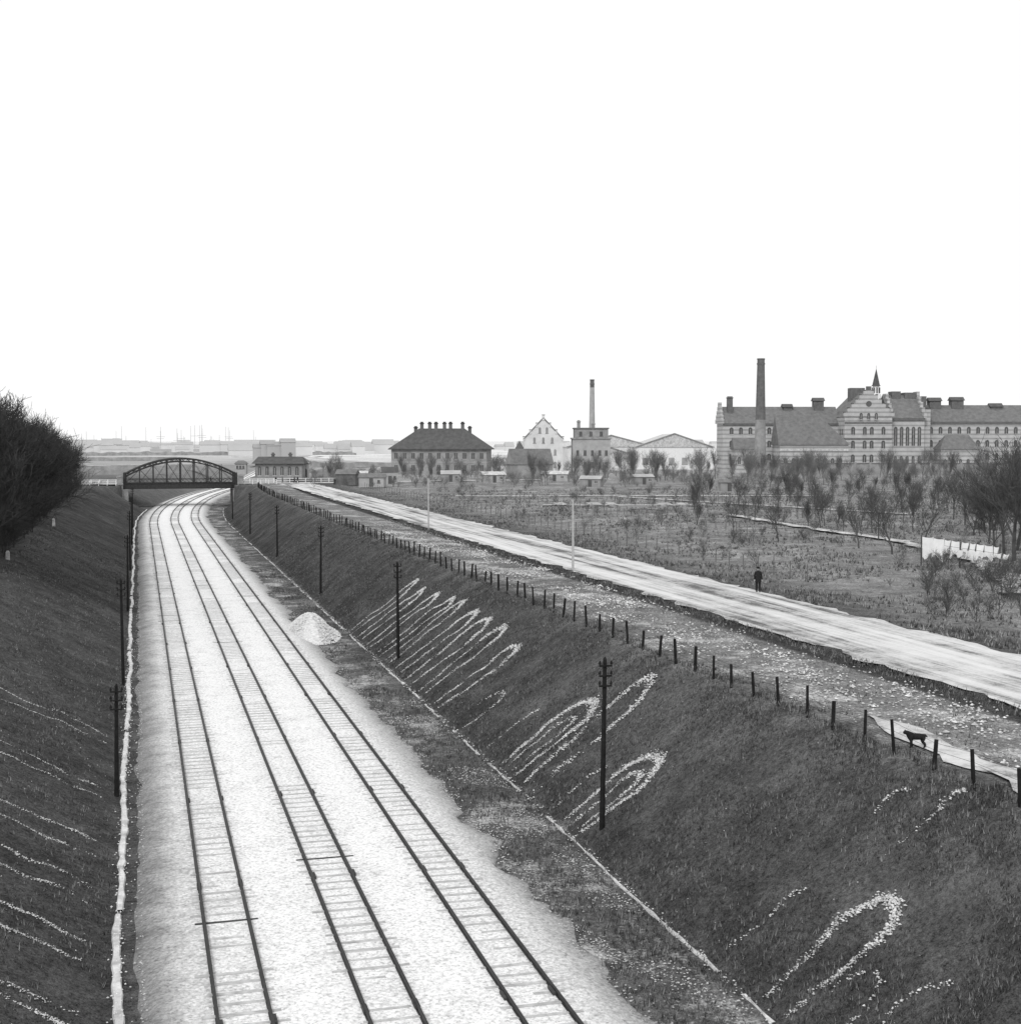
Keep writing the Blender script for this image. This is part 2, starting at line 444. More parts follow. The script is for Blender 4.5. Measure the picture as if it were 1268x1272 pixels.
ribbon('bridge_road',[(-90,BY+8,3),(-30,BY,3.4),(-3.9,BY,3.6)],M['path'],PL+.16,.3)
ribbon('path_and_puddle',[(27.1,30,.5),(27.3,36,.8),(27.6,41,.6),(27.9,46,.6),(28.2,49,.15)],M['path'],PL+.06,.9)  # puddle by the fence, its white sky reflection put into the colour
ribbon('path_and_puddle',[(60,84,.8),(67,95,1),(76,114,.9),(80,135,.8),(81,160,.8),(84,185,.7)],M['path'],PL+.22,.8)
ribbon('garden_path',[(66,222,.6),(93,213,.7)],M['path'],PL+.2,.5)
ribbon('garden_path',[(60,262,.8),(130,245,.8)],M['path'],PL+.2,.6)
ribbon('garden_path',[(90,250,.7),(110,180,.6)],M['path'],PL+.22,.5)
ribbon('field_road',[(-400,640,6),(-60,600,6),(30,660,6)],M['path'],PL+.1,1)
ribbon('field_road',[(-500,900,9),(300,960,9)],M['path'],PL+.1,1)

# ------------------------------------------------------------------ grass tufts
def tufts(name,pts,h0,h1,mats,w=.03,n=4):
    b=MB()
    for x,y,z in pts:
        mi=1 if R()<.35 else 0
        for i in range(n):
            a=U(0,6.28); h=U(h0,h1); l=U(.3,1.0)*h; ca,sa=math.cos(a),math.sin(a); ww=w*U(.7,1.3)
            px,py=x+U(-.1,.1),y+U(-.1,.1)
            b.add([(px-sa*ww,py+ca*ww,z-.05),(px+sa*ww,py-ca*ww,z-.05),(px+ca*l,py+sa*l,z+h)],[(0,1,2)],mi)
    return b.obj(name,mats)
pts=[]
while len(pts)<28000:
    y=30+170*R()**1.5; r=U(17.6,25.9)
    if noise.noise(Vector((r*.3,y*.3,6)))+U(-.4,.4)<-.1: continue
    pts.append((r,y,ground_z(r,y,'R')))
tufts('slope_grass',pts,.06,.17,[M['tuftd'],M['tuftl']],.018,3)
pts=[]
while len(pts)<17000:
    y=28+170*R()**1.5; r=U(-12,-1.1)
    if noise.noise(Vector((r*.3,y*.3,6)))+U(-.4,.4)<-.1: continue
    pts.append((r,y,ground_z(r,y,'L')))
tufts('slope_grass',pts,.06,.18,[M['tuftd'],M['tuftl']],.018,3)
pts=[]
while len(pts)<13000:
    y=30+150*R()**1.4; r=random.choice([U(25.8,27),U(26,34.4),U(34.0,35.3),U(13.9,17.4),U(14.2,17.6)]); z=-.28 if r<18 else PL
    if noise.noise(Vector((r*.5,y*.22,4)))>.08 and r<33: continue
    pts.append((r,y,z))
tufts('verge_grass',pts,.05,.2,[M['tuftd'],M['tuftl']],.02,3)
pts=[]
while len(pts)<34000:
    y=55+240*R()**1.2; x=44+ (R()**1.1)*(.55*y+40)
    d=noise.noise(Vector((x*.12,y*.12,2)))+.5*noise.noise(Vector((x*.5,y*.5,2)))
    if d+U(-.3,.3)<-.0: continue
    pts.append((x,y,plain_z(x,x,y)))
tufts('field_weeds',pts,.1,.36,[M['weedd'],M['weedl']],.04,4)

# ------------------------------------------------------------------ fence
b=MB(); Y=31.5; prev=None
while Y<338:
    x=25.95+off(Y)*.9+U(-.06,.06); h=U(.9,1.22); lean=U(-.12,.12); s=U(.055,.075)
    b.tube((x,Y,PL-.3),(x+lean,Y+U(-.1,.1),PL+h),s*1.15,s,6)
    p=[(x,Y,PL+k*h) for k in(.35,.62,.9)]
    if prev:
        for a,c in zip(prev,p): b.tube(a,c,.006,.006,3,0,False)
    prev=p; Y+=2.35+U(-.2,.2)
b.obj('post_and_wire_fence',[M['tar']])

# ------------------------------------------------------------------ poles
def telegraph(x,y,z,h,rot=0,rows=3,lean=0,k=1.0):
    b=MB(); b.tube((0,0,-.3),(0,0,h),.13*k,.085*k,8)
    b.tube((0,0,h),(0,0,h+.12),.085*k,.02,8)
    for r_ in range(rows):
        zz=h-.25-r_*.42
        b.box(-.28,.28,-.14,-.07,zz-.035,zz+.035,0)
        for s_ in(-.25,.25):
            b.tube((s_,-.105,zz+.03),(s_,-.105,zz+.13),.015,.015,5)
            b.tube((s_,-.105,zz+.07),(s_,-.105,zz+.15),.06,.052,8,1); b.tube((s_,-.105,zz+.15),(s_,-.105,zz+.22),.045,.025,8,1)
    o=b.obj('telegraph_pole',[M['tar'],M['tar']],loc=(x,y,z),rotz=rot); o.rotation_euler=(lean*.5,lean,rot); return o
for Y,l in ((53.5,.012),(100,-.005),(145,.01),(192,0),(240,.01),(288,0)): telegraph(18.5+off(Y),Y,.1,7.3,0,3,l)
for Y,l,h in ((66.5,.01,5.2),(97,-.01,7.2),(139,.01,7.4),(183,0,7.6),(228,.0,7.6),(272,0,7.6)): telegraph(-1.2+off(Y),Y,-.25,h,0,3,l,.9)
def white_pole(x,y,h):
    b=MB(); b.tube((0,0,-.3),(0,0,h),.11,.08,8)
    b.box(-.05,.25,-.03,.03,h-.45,h-.39); b.tube((.23,0,h-.42),(.23,0,h-.28),.045,.04,6); b.tube((-.12,0,h-.15),(-.12,0,h+.05),.05,.04,6)
    b.obj('roadside_pole',[M['woodl']],loc=(x,y,PL))
white_pole(36.0,112,6.0); white_pole(35.0,168,6.3)

# ------------------------------------------------------------------ bridge
def bridge():
    e=empty('arched_truss_bridge')
    x0,x1=-3.4,23.9; L=x1-x0; xm=(x0+x1)/2
    zb=PL-.95; zd=PL
    def arch(x,zt=11.9,ze=8.0): 
        t=(x-xm)/(L/2); return ze+(zt-ze)*(1-t*t)
    for yi,yy in enumerate((BY-4.2,BY+4.2)):
        b=MB()
        b.box(x0,x1,yy-.18,yy+.18,zb,zd+.25)
        b.box(x0-.2,x1+.2,yy-.3,yy+.3,zb-.1,zb); b.box(x0-.2,x1+.2,yy-.3,yy+.3,zd+.25,zd+.35)
        n=20; P=[(lerp(x0+.3,x1-.3,i/n)) for i in range(n+1)]
        for i in range(n):
            a=(P[i],yy,arch(P[i])); c=(P[i+1],yy,arch(P[i+1]))
            for dz,r in((0,.22),(-.75,.14)):
                b.tube((a[0],yy,a[2]+dz),(c[0],yy,c[2]+dz),r,r,6)
            b.tube((a[0],yy,a[2]),(c[0],yy,c[2]-.75),.06,.06,4); b.tube((a[0],yy,a[2]-.75),(c[0],yy,c[2]),.06,.06,4)
        m=8
        for i in range(m+1):
            x=lerp(x0+.3,x1-.3,i/m); b.box(x-.14,x+.14,yy-.16,yy+.16,zd+.3,arch(x))
        for i in range(m):
            xa=lerp(x0+.3,x1-.3,i/m); xb=lerp(x0+.3,x1-.3,(i+1)/m)
            b.tube((xa,yy+.05,zd+.35),(xb,yy+.05,arch(xb)-.7),.05,.05,4)
            b.tube((xb,yy-.05,zd+.35),(xa,yy-.05,arch(xa)-.7),.05,.05,4)
        for x in(x0,x1): b.box(x-.3,x+.3,yy-.35,yy+.35,zb-.1,arch(x0)+.35)
        b.box(x0,x1,yy-.05,yy+.05,zd+1.25,zd+1.37)
        k=x0
        while k<x1-1:
            b.tube((k,yy,zd+.35),(k+1,yy,zd+1.3),.03,.03,3,0,False); b.tube((k+1,yy,zd+.35),(k,yy,zd+1.3),.03,.03,3,0,False); k+=1
        b.obj('truss_%d'%yi,[M['steel']],e)
    b=MB(); b.box(x0,x1,BY-4.0,BY+4.0,zb+.35,zd+.02)
    for i in range(9):
        x=lerp(x0+1,x1-1,i/8); b.box(x-.15,x+.15,BY-3.98,BY+3.98,zb,zb+.34)
    b.obj('deck',[M['steel']],e)
    b=MB(); b.box(x0+.3,x1-.3,BY-3.6,BY+3.6,zd+.024,zd+.09); b.obj('deck_surface',[M['path']],e)
    b=MB()
    for s_,xx in((-1,x0),(1,x1)):
        xa,xb=(xx-2.2,xx+.9) if s_<0 else (xx-.9,xx+2.2)
        b.box(xa,xb,BY-5.2,BY+5.2,-.6,zb-.12)
        b.box(min(xa,xb) if s_<0 else xx+.35,(xx-.35) if s_<0 else max(xa,xb),BY-5.2,BY+5.2,zb-.12,PL+.06)
        for yy in(BY-5.0,BY+5.0):
            c=xx+s_*1.2; b.box(c-.6,c+.6,yy-.55,yy+.55,PL+.06,PL+1.9); b.box(c-.72,c+.72,yy-.67,yy+.67,PL+1.9,PL+2.1)
    b.obj('abutments',[M['masonry']],e)
bridge()
def railing(pts,name='white_railing'):
    b=MB()
    for i in range(len(pts)-1):
        a=Vector(pts[i]);c=Vector(pts[i+1]); n=max(1,int((c-a).length/2))
        for j in range(n+1):
            p=a.lerp(c,j/n); b.box(p.x-.08,p.x+.08,p.y-.08,p.y+.08,PL-.1,PL+1.15)
        for z in(.55,1.05): b.tube((a.x,a.y,PL+z),(c.x,c.y,PL+z),.08,.08,4)
    b.obj(name,[M['whitepaint']])
railing([(-5.5,BY-4.9),(-30,BY-4.5),(-50,BY-3)]); railing([(-5.5,BY+4.9),(-30,BY+5),(-60,BY+10)])
railing([(26,BY-4.9),(34,BY-4.9)]); railing([(26,BY+4.9),(55,BY+5.5)])

# ------------------------------------------------------------------ buildings
YAW=-math.radians(15.2)
def P2(x,Z):
    u=(x-634)/1700; return Z*(.965*u+.262), Z*(.965-.262*u)
def win(b,x,z,w,h,y,mi,ms,arch=False):
    b.box(x-w/2,x+w/2,y-.05,y+.02,z,z+h,mi)
    b.box(x-w/2-.12,x+w/2+.12,y-.14,y+.02,z-.18,z-.003,ms)
    b.box(x-.04,x+.04,y-.07,y-.052,z,z+h,ms)
    if arch:
        n=8; vs=[(x+w/2*math.cos(math.pi*i/n),y-.05,z+h+w/2*math.sin(math.pi*i/n)) for i in range(n+1)]
        b.add(vs,[tuple(range(n+1))[::-1]],mi)
def winx(b,y,z,w,h,x,sg,mi):
    b.box(min(x,x+sg*.05),max(x,x+sg*.05),y-w/2,y+w/2,z,z+h,mi)
def chim(b,x,y,w,z0,z1,mi,cap):
    b.box(x-w/2,x+w/2,y-w/2,y+w/2,z0,z1-.7,mi); b.box(x-w/2-.15,x+w/2+.15,y-w/2-.15,y+w/2+.15,z1-.7,z1-.35,cap); b.box(x-w/2+.1,x+w/2-.1,y-w/2+.1,y+w/2-.1,z1-.35,z1,cap)

def hip_house():
    e=empty('hipped_roof_house',(96.2,440,PL),YAW+math.radians(-6))
    b=MB(); W=15.6; D=6.5; H=8.1
    b.box(-W,W,-D,D,0,H,0); b.box(-W-.1,W+.1,-D-.1,D+.1,3.9,4.15,3)
    for fl in (1.2,5.1):
        for i in range(11):
            x=-14+i*2.8
            win(b,x,fl,1.1,1.9,-D,2,3)
        for i in range(4): winx(b,-4.8+i*3.2,fl,1.1,1.9,W,1,2); winx(b,-4.8+i*3.2,fl,1.1,1.9,-W,-1,2)
    b.box(-.7,.7,-D-.08,-D+.02,0,2.5,2)
    b.obj('walls',[M['brickm'],M['slate'],M['glass'],M['grey']],e)
    b=MB(); b.box(-W-.9,W+.9,-D-.9,D+.9,H,H+.25,0); b.gable(-W,W,-D,D,H+.253,15,'x',0,.9,hip=9.0)
    b.obj('roof',[M['slatedark']],e)
    b=MB()
    for x in(-6.6,-4.0,-1.9,.9,2.9,6.9): chim(b,x,0,1.0,13.6,17.2,0,1)
    for x in(-9,9): chim(b,x,2,1.0,11,15.8,0,1)
    b.obj('chimneys',[M['brickd'],M['wood']],e)
hip_house()
def gabled_house():
    e=empty('gabled_brick_house',(133.5,449,PL),YAW)
    b=MB(); H=11.6;hw=6.6
    b.box(-hw,hw,-5,8,0,H,0)
    b.add([(-hw,-5.001,H),(hw,-5.001,H),(0,-5.001,18.6),(-hw,-4.5,H),(hw,-4.5,H),(0,-4.5,18.6)],[(0,1,2),(3,5,4),(0,2,5,3),(1,4,5,2)],0)
    for s_ in(-1,1):
        b.tube((s_*(hw+.15),-5.05,H-.1),(0,-5.05,18.75),.22,.22,4,1)
        for t in (0,.33,.66):
            x=s_*hw*(1-t); z=H+7*t; b.box(x-.35,x+.35,-5.2,-4.3,z-.6,z+.7,0); b.box(x-.42,x+.42,-5.25,-4.25,z+.7,z+.88,1)
    b.box(-.45,.45,-5.2,-4.3,17.9,19.6,0); b.box(-.55,.55,-5.25,-4.25,19.6,19.8,1)
    for z,xs in((2,(-4,-1.4,1.4,4)),(6.2,(-4,-1.4,1.4,4)),(10.2,(-3,0,3)),(13.6,(-1.2,1.2))):
        for x in xs: win(b,x,z,.8,1.5,-5,3,3,True)
    for z in(2,6.2): 
        for y in(-2,1,4): winx(b,y,z,.9,1.8,-hw,-1,2)
    b.box(-9.4,-hw,-3,6,0,8.2,0); b.gable(-9.4,-hw-.02,-3,6,8.2,11,'y',1,.2)
    b.gable(-hw,hw,-4.4,8,H,18.2,'y',1,.15)
    b.obj('walls',[M['white'],M['slate'],M['glass'],M['brickm']],e)
    e=empty('flat_roofed_annex',(149.5,446,PL),YAW)
    b=MB(); b.box(-6.2,6.6,-4,8,0,11.5,0); b.box(-6.5,6.9,-4.3,8.3,11.5,12,3)
    b.box(-5.5,5.9,-3.4,7.4,12,15.0,3); b.box(-5.8,6.2,-3.7,7.7,15,15.4,1)
    for z in(2,6): 
        for x in(-4.5,-2,.5,3,5.2): win(b,x,z,.9,1.7,-4,2,1)
    for x in(-3.5,0,3.5): win(b,x,12.6,1.0,1.5,-3.4,2,1)
    chim(b,-4,0,1.1,15.4,18,3,3); chim(b,1,0,1.1,15.4,17.2,3,3)
    b.obj('walls',[M['grey'],M['slate'],M['glass'],M['brickm']],e)
gabled_house()
def stack(name,x,y,h,r0,r1,m0,m1,base,nd):
    e=empty(name,(x,y,PL)); b=MB()
    b.box(-base,base,-base,base,0,5,0,.2)
    n=10
    for i in range(n):
        a=i/n;c=(i+1)/n
        b.tube((0,0,5+(h-5)*a),(0,0,5+(h-5)*c),lerp(r0,r1,a),lerp(r0,r1,c),16,1 if i>=n-nd else 0,i==n-1)
    b.tube((0,0,h-1.8),(0,0,h-1.3),r1*1.12,r1*1.15,16,1); b.tube((0,0,h-.3),(0,0,h+.1),r1*1.1,r1*1.1,16,1)
    b.obj('shaft',[m0,m1],e,smooth=False)
stack('factory_chimney',156.5,465,32.7,1.25,.75,M['grey'],M['brickd'],1.9,1)
x,y=P2(944,420); stack('prison_chimney',x,y,36.0,1.8,1.1,M['brickm'],M['brickd'],2.4,6)

def warehouse(x,y,hw,D,H,ht,rot=0,mw='white'):
    e=empty('warehouse',(x,y,PL),YAW+rot); b=MB()
    b.box(-hw,hw,0,D,0,H,0)
    b.add([(-hw,0,H),(hw,0,H),(0,0,ht),(-hw,.3,H),(hw,.3,H),(0,.3,ht)],[(0,1,2),(3,5,4)],0)
    b.gable(-hw,hw,.05,D,H,ht+.01,'y',1,.35)
    for s_ in(-1,1): b.tube((s_*(hw+.4),-.45,H-.05),(0,-.45,ht+.12),.25,.25,4,2)
    for x_ in range(int(-hw)+3,int(hw)-1,5): win(b,x_,2,2.2,2.5,0,3,2)
    b.box(-2.5,2.5,-.06,.02,ht-3.2,ht-2.2,3)
    b.obj('shed',[M[mw],M['conc'],M['brickm'],M['grey']],e)
warehouse(196.5,486,14.8,40,8.5,13.6,0,'whitepaint')
warehouse(176,500,17,50,8.6,13.0,.08)
warehouse(166,478,8,18,6.5,9)

def prison():
    e=empty('prison_building',(247,430,PL),YAW)
    b=MB(); mats=[M['banded'],M['slate'],M['glass'],M['conc'],M['brickd'],M['slatedark']]
    def px(p): return (p-1080)*.282
    def row(xa,xb,step,z,w,h,y,arch=True):
        x=xa
        while x<=xb: win(b,x,z,w,h,y,2,3,arch); x+=step
    def stepg(x,y0,y1,z0,z1,th,n,mi=0):
        ym=(y0+y1)/2; hw=(y1-y0)/2
        for i in range(n):
            w=hw*(1-i/n)+.15; b.box(x-th/2,x+th/2,ym-w,ym+w,z0+(z1-z0)*i/n,z0+(z1-z0)*(i+1)/n,mi)
    xa,xb=px(898),px(1042)
    b.box(xa,xb,0,14,0,17,0); b.gable(xa,xb,0,14,17.003,23.0,'x',1,.3)
    stepg(xa-.1,-.4,14.4,17,24.5,.9,5); chim(b,px(909),5,1.9,19,26.6,4,4)
    row(xa+3,xb-2,3.3,13.2,1.3,1.8,0); row(xa+3,xb-2,3.3,8.6,1.3,1.8,0); row(xa+3,xb-2,3.3,4,1.3,1.8,0)
    b.box(xa,xb,-.25,-.003,16.2,17.0,4)
    for p,w,h in((982,3,.2),(1021,3.4,2.4)):
        x=px(p); b.box(x-w/2,x+w/2,5.2,8.8,21.5,22.6+h,4); b.gable(x-w/2,x+w/2,5.2,8.8,22.6+h,23.8+h,'x',5,.4); 
    xa,xb=px(1041),px(1099); xm=(xa+xb)/2
    b.box(xa,xb,-9,16,0,19.2,0)
    n=6
    for i in range(n):
        w=(xb-xa)/2*(1-i/n)+.35; z=19.2+i*1.5; b.box(xm-w,xm+w,-9.3,-8.2,z,z+1.5,0); b.box(xm-w-.08,xm-w+.6,-9.4,-8.1,z+1.5,z+1.72,5); b.box(xm+w-.6,xm+w+.08,-9.4,-8.1,z+1.5,z+1.72,5)
    b.box(xm-.8,xm+.8,-9.3,-8.2,28.2,29.6,4)
    b.gable(xa,xb,-8.15,16,19.2,27.6,'y',1,.15)
    for z in(3.5,8.3,13.0):
        for x in(-5.2,-1.2,1.2,5.2): win(b,xm+x,z,1.3,2.1,-9,2,3,True)
    for x in(-2.6,0,2.6): win(b,xm+x,18.2,1.0,1.8,-9.3,2,3,True)
    b.tube((xm,-9.36,23.6),(xm,-9.25,23.6),1.0,1.0,12,2)
    for z in (11.4,16.9): b.box(xa,xb,-9.2,-9.003,z,z+.45,4)
    for y in(-6,-3): 
        for z in(3.5,8.3,13): winx(b,y,z,1.1,2,xa,-1,2)
    stepg(px(1104),-5,15,19,27.5,1.0,5); b.box(px(1060),px(1078),5,9,24,29.6,4)
    xa,xb=px(1100.5),px(1142)
    b.box(xa,xb,-5.5,15,0,18.8,0); b.gable(xa,xb,-5.5,15,18.803,27.0,'x',1,.3)
    stepg(xb+.1,-6,15.5,18.8,28.2,1.0,5)
    for i in range(5): win(b,xa+1.8+i*2.05,9.2,1.2,6.0,-5.5,2,3,True)
    row(xa+1.8,xb-1,2.05,3,1.0,2.2,-5.5); b.box(xa,xb,-5.8,-5.503,17.9,18.79,4)
    b.box(px(1143),px(1152),-3,13,0,22,0); b.box(px(1142.8),px(1152.3),-3.2,13.2,22,22.5,5); b.box(px(1144),px(1150),0,10,22.5,26.5,4)
    b.box(px(1110),px(1121),3,8,24,28.3,4); b.box(px(1126),px(1140),3,8,24,27.9,4)
    xa,xb=px(1152),px(1330)
    b.box(xa,xb,1,15,0,17.6,0); b.gable(xa,xb,1,15,17.603,23.6,'x',1,.3)
    row(xa+1.5,xb-2,3.3,13.4,1.3,1.8,1); row(xa+1.5,xb-2,3.3,8.8,1.3,1.8,1); row(xa+1.5,xb-2,3.3,4.2,1.3,1.8,1)
    b.box(xa,xb,.75,.997,16.8,17.6,4)
    for p,w,h in((1168,4,2.4),(1196,4.2,2.6),(1245,4,.4),(1290,4,2)):
        x=px(p); b.box(x-w/2,x+w/2,6.2,9.8,21.8,22.6+h,4); b.gable(x-w/2,x+w/2,6.2,9.8,22.6+h,23.9+h,'x',5,.4)
    xa,xb=px(952),px(1033)
    b.box(xa,xb,-24,-11,0,9.6,0); b.gable(xa,xb,-24,-11,9.603,19.5,'x',1,.5,hip=.01,hip2=9.0)
    row(xa+2,xb-2,2.6,2.2,1.2,2.4,-24); b.box(xa,xb,-24.2,-24.003,7.6,8.2,3)
    xa,xb=px(1158),px(1205); b.box(xa,xb,-10,-2,0,8,0); b.gable(xa,xb,-10,-2,8.003,13,'x',1,.4,hip=3); row(xa+1.5,xb-1,2.6,2.2,1,2,-10)
    xa,xb=px(905),px(940); b.box(xa,xb,-14,-6,0,8,0); b.gable(xa,xb,-14,-6,8.003,12,'x',1,.4); row(xa+1.5,xb-1,2.6,3,1,2,-14)
    b.obj('blocks',mats,e)
    b=MB(); x=px(1091); y=4
    b.tube((x,y,24),(x,y,27.4),2.0,1.7,8,0); b.tube((x,y,27.4),(x,y,30.2),1.25,1.2,8,0)
    b.tube((x,y,30.2),(x,y,30.5),1.6,1.5,8,1); b.tube((x,y,30.5),(x,y,36.2),1.35,.06,8,1); b.tube((x,y,36.2),(x,y,37.4),.05,.05,5,1)
    for i in range(8):
        a=math.pi/4*i; b.box(x+1.26*math.cos(a)-.2,x+1.26*math.cos(a)+.2,y+1.26*math.sin(a)-.2,y+1.26*math.sin(a)+.2,27.7,29.7,2,rot=a)
    b.obj('spire',[M['whitepaint'],M['slatedark'],M['glass']],e)
prison()
e=empty('perimeter_wall',(0,0,PL))
p0=Vector((189,404)); p1=Vector((330,366)); d=(p1-p0); n=30; ang=math.atan2(d.y,d.x)
b2=MB(); L=d.length; b2.box(0,L,-.25,.25,-.3,3.6); b2.box(0,L,-.4,.4,3.6,3.85,1)
for i in range(n+1): b2.box(i*L/n-.4,i*L/n+.4,-.45,.45,-.3,4.1,0)
b2.obj('wall',[M['brickm'],M['slate']],e,loc=(p0.x,p0.y,0),rotz=ang)

def shed(name,x,y,w,d,h,rh,rot,mw,mr,axis='x'):
    e=empty(name,(x,y,PL),rot); b=MB(); b.box(-w/2,w/2,-d/2,d/2,-.2,h,0); b.gable(-w/2,w/2,-d/2,d/2,h+.003,h+rh,axis,1,.25,mg=0)
    b.box(-.45,.45,-d/2-.05,-d/2+.02,0,min(2,h-.2),2); win(b,w*.3,h*.45,.6,.6,-d/2,2,1)
    b.obj('hut',[mw,mr,M['glass']],e)
for px_,Z,w,d,h,rh,mw,mr in [(432,345,5,4,2.6,1.2,'brickd','slate'),(447,352,4,4,2.3,1,'brickm','conc'),(463,330,6,4,2.2,1,'grey','slate'),(484,352,4,3,3,1.3,'grey','slatedark'),
      (560,370,5,4,2.0,1,'brickm','grey'),(612,362,6,4,2.0,.9,'grey','conc'),(658,395,12,7,4.2,4.5,'brickm','slate'),(735,330,5,3,1.8,.8,'brickm','grey'),(798,345,5,3,1.9,.7,'brickm','grey'),(690,370,7,4,2.0,.9,'grey','conc'),(905,300,4,3,1.9,.7,'brickm','slate')]:
    x,y=P2(px_,Z); shed('garden_shed',x,y,w,d,h,rh,YAW+U(-.4,.4),M[mw],M[mr])
e=empty('cold_frames',(0,0,PL)); b=MB()
for i in range(9):
    if i in(1,4,5): continue
    x=69+i*2.8+U(-.4,.4); y=222-i*1.0; w=U(.7,1.1); b.add([(x-w,y-1.2,-.2),(x+w,y-1.2,-.2),(x+w,y+1.2,-.2),(x-w,y+1.2,-.2),(x-w,y-1.2,.3),(x+w,y-1.2,.3),(x+w,y+1.2,.55),(x-w,y+1.2,.55)],[(0,1,5,4),(1,2,6,5),(2,3,7,6),(3,0,4,7),(4,5,6,7)],0)
    for k in(-.5,0,.5): b.box(x+k-.03,x+k+.03,y-1.2,y-1.14,.31,.36,1)
b.obj('frames',[M['grey'],M['wood']],e)

def station():
    x,y=P2(337,392); e=empty('railway_station',(x+2,y,PL),YAW); b=MB()
    b.box(-6.6,6.8,0,7,0,4.4,0); b.gable(-6.6,6.8,0,7,4.403,6.4,'x',1,.9,hip=1.2)
    for i in range(6): win(b,-5.3+i*2.15,1,.9,2.2,0,2,3,True)
    chim(b,-2,3.5,.8,6,7.6,4,4); chim(b,3,3.5,.8,6,7.6,4,4)
    b.box(-7.5,-6.9,-3,7,3.4,3.6,1)
    b.obj('building',[M['brickm'],M['slatedark'],M['glass'],M['white'],M['brickd']],e)
    x,y=P2(374,400); e=empty('white_lodge',(x,y,PL),YAW); b=MB(); b.box(-2.4,2.4,0,5,0,4.4,0); b.gable(-2.4,2.4,0,5,4.403,6.2,'y',1,.3,mg=0)
    for x_ in(-1.3,1.3): win(b,x_,.6,1,1.8,0,2,1,True)
    b.obj('building',[M['white'],M['slate'],M['glass']],e)
    x,y=P2(299,450); e=empty('signal_box',(x,y,PL),YAW); b=MB(); b.box(-1.8,1.8,0,3,0,3.4,0); b.gable(-1.8,1.8,0,3,3.403,4.5,'x',1,.4,hip=1.2)
    for x_ in(-1,0,1): win(b,x_,1.8,.7,1.0,0,2,1)
    b.obj('building',[M['grey'],M['slate'],M['glass']],e)
station()
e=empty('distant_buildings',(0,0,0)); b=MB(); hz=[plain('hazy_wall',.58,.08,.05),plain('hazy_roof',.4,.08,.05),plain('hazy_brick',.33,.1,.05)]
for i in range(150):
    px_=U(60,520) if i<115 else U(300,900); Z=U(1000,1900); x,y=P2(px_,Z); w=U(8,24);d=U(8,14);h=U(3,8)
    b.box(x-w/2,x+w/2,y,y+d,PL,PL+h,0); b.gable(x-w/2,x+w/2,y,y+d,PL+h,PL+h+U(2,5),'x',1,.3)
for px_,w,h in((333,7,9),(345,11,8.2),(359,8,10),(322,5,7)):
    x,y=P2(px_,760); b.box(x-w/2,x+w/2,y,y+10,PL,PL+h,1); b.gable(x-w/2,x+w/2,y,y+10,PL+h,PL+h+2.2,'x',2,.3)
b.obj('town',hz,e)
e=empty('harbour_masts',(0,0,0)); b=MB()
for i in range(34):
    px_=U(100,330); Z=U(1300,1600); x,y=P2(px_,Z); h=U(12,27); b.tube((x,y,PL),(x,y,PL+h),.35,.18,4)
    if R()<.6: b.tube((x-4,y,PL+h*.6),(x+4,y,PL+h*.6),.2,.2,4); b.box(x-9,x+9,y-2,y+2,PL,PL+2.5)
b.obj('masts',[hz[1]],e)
b=MB()
def lumpy(xa,ya,xb,yb,h,th,seg=3.0):
    a=Vector((xa,ya));c=Vector((xb,yb)); n=int((c-a).length/seg); prev=None; d=(c-a).normalized(); nr=Vector((-d.y,d.x))
    for i in range(n+1):
        p=a.lerp(c,i/n); hh=h*(.7+.6*abs(noise.noise(Vector((p.x*.08,p.y*.08,1))))+U(-.12,.12))
        q=[(p.x-nr.x*th,p.y-nr.y*th,PL-.1),(p.x-nr.x*th*.5,p.y-nr.y*th*.5,PL+hh),(p.x+nr.x*th*.5,p.y+nr.y*th*.5,PL+hh*.95),(p.x+nr.x*th,p.y+nr.y*th,PL-.1)]
        if prev:
            b.add(prev+q,[(0,4,5,1),(1,5,6,2),(2,6,7,3)])
        prev=q
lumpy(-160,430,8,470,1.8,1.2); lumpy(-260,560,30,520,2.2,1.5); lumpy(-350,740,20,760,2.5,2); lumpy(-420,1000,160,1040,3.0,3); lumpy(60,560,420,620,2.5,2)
b.obj('distant_hedgerow',[M['hedgefar']])

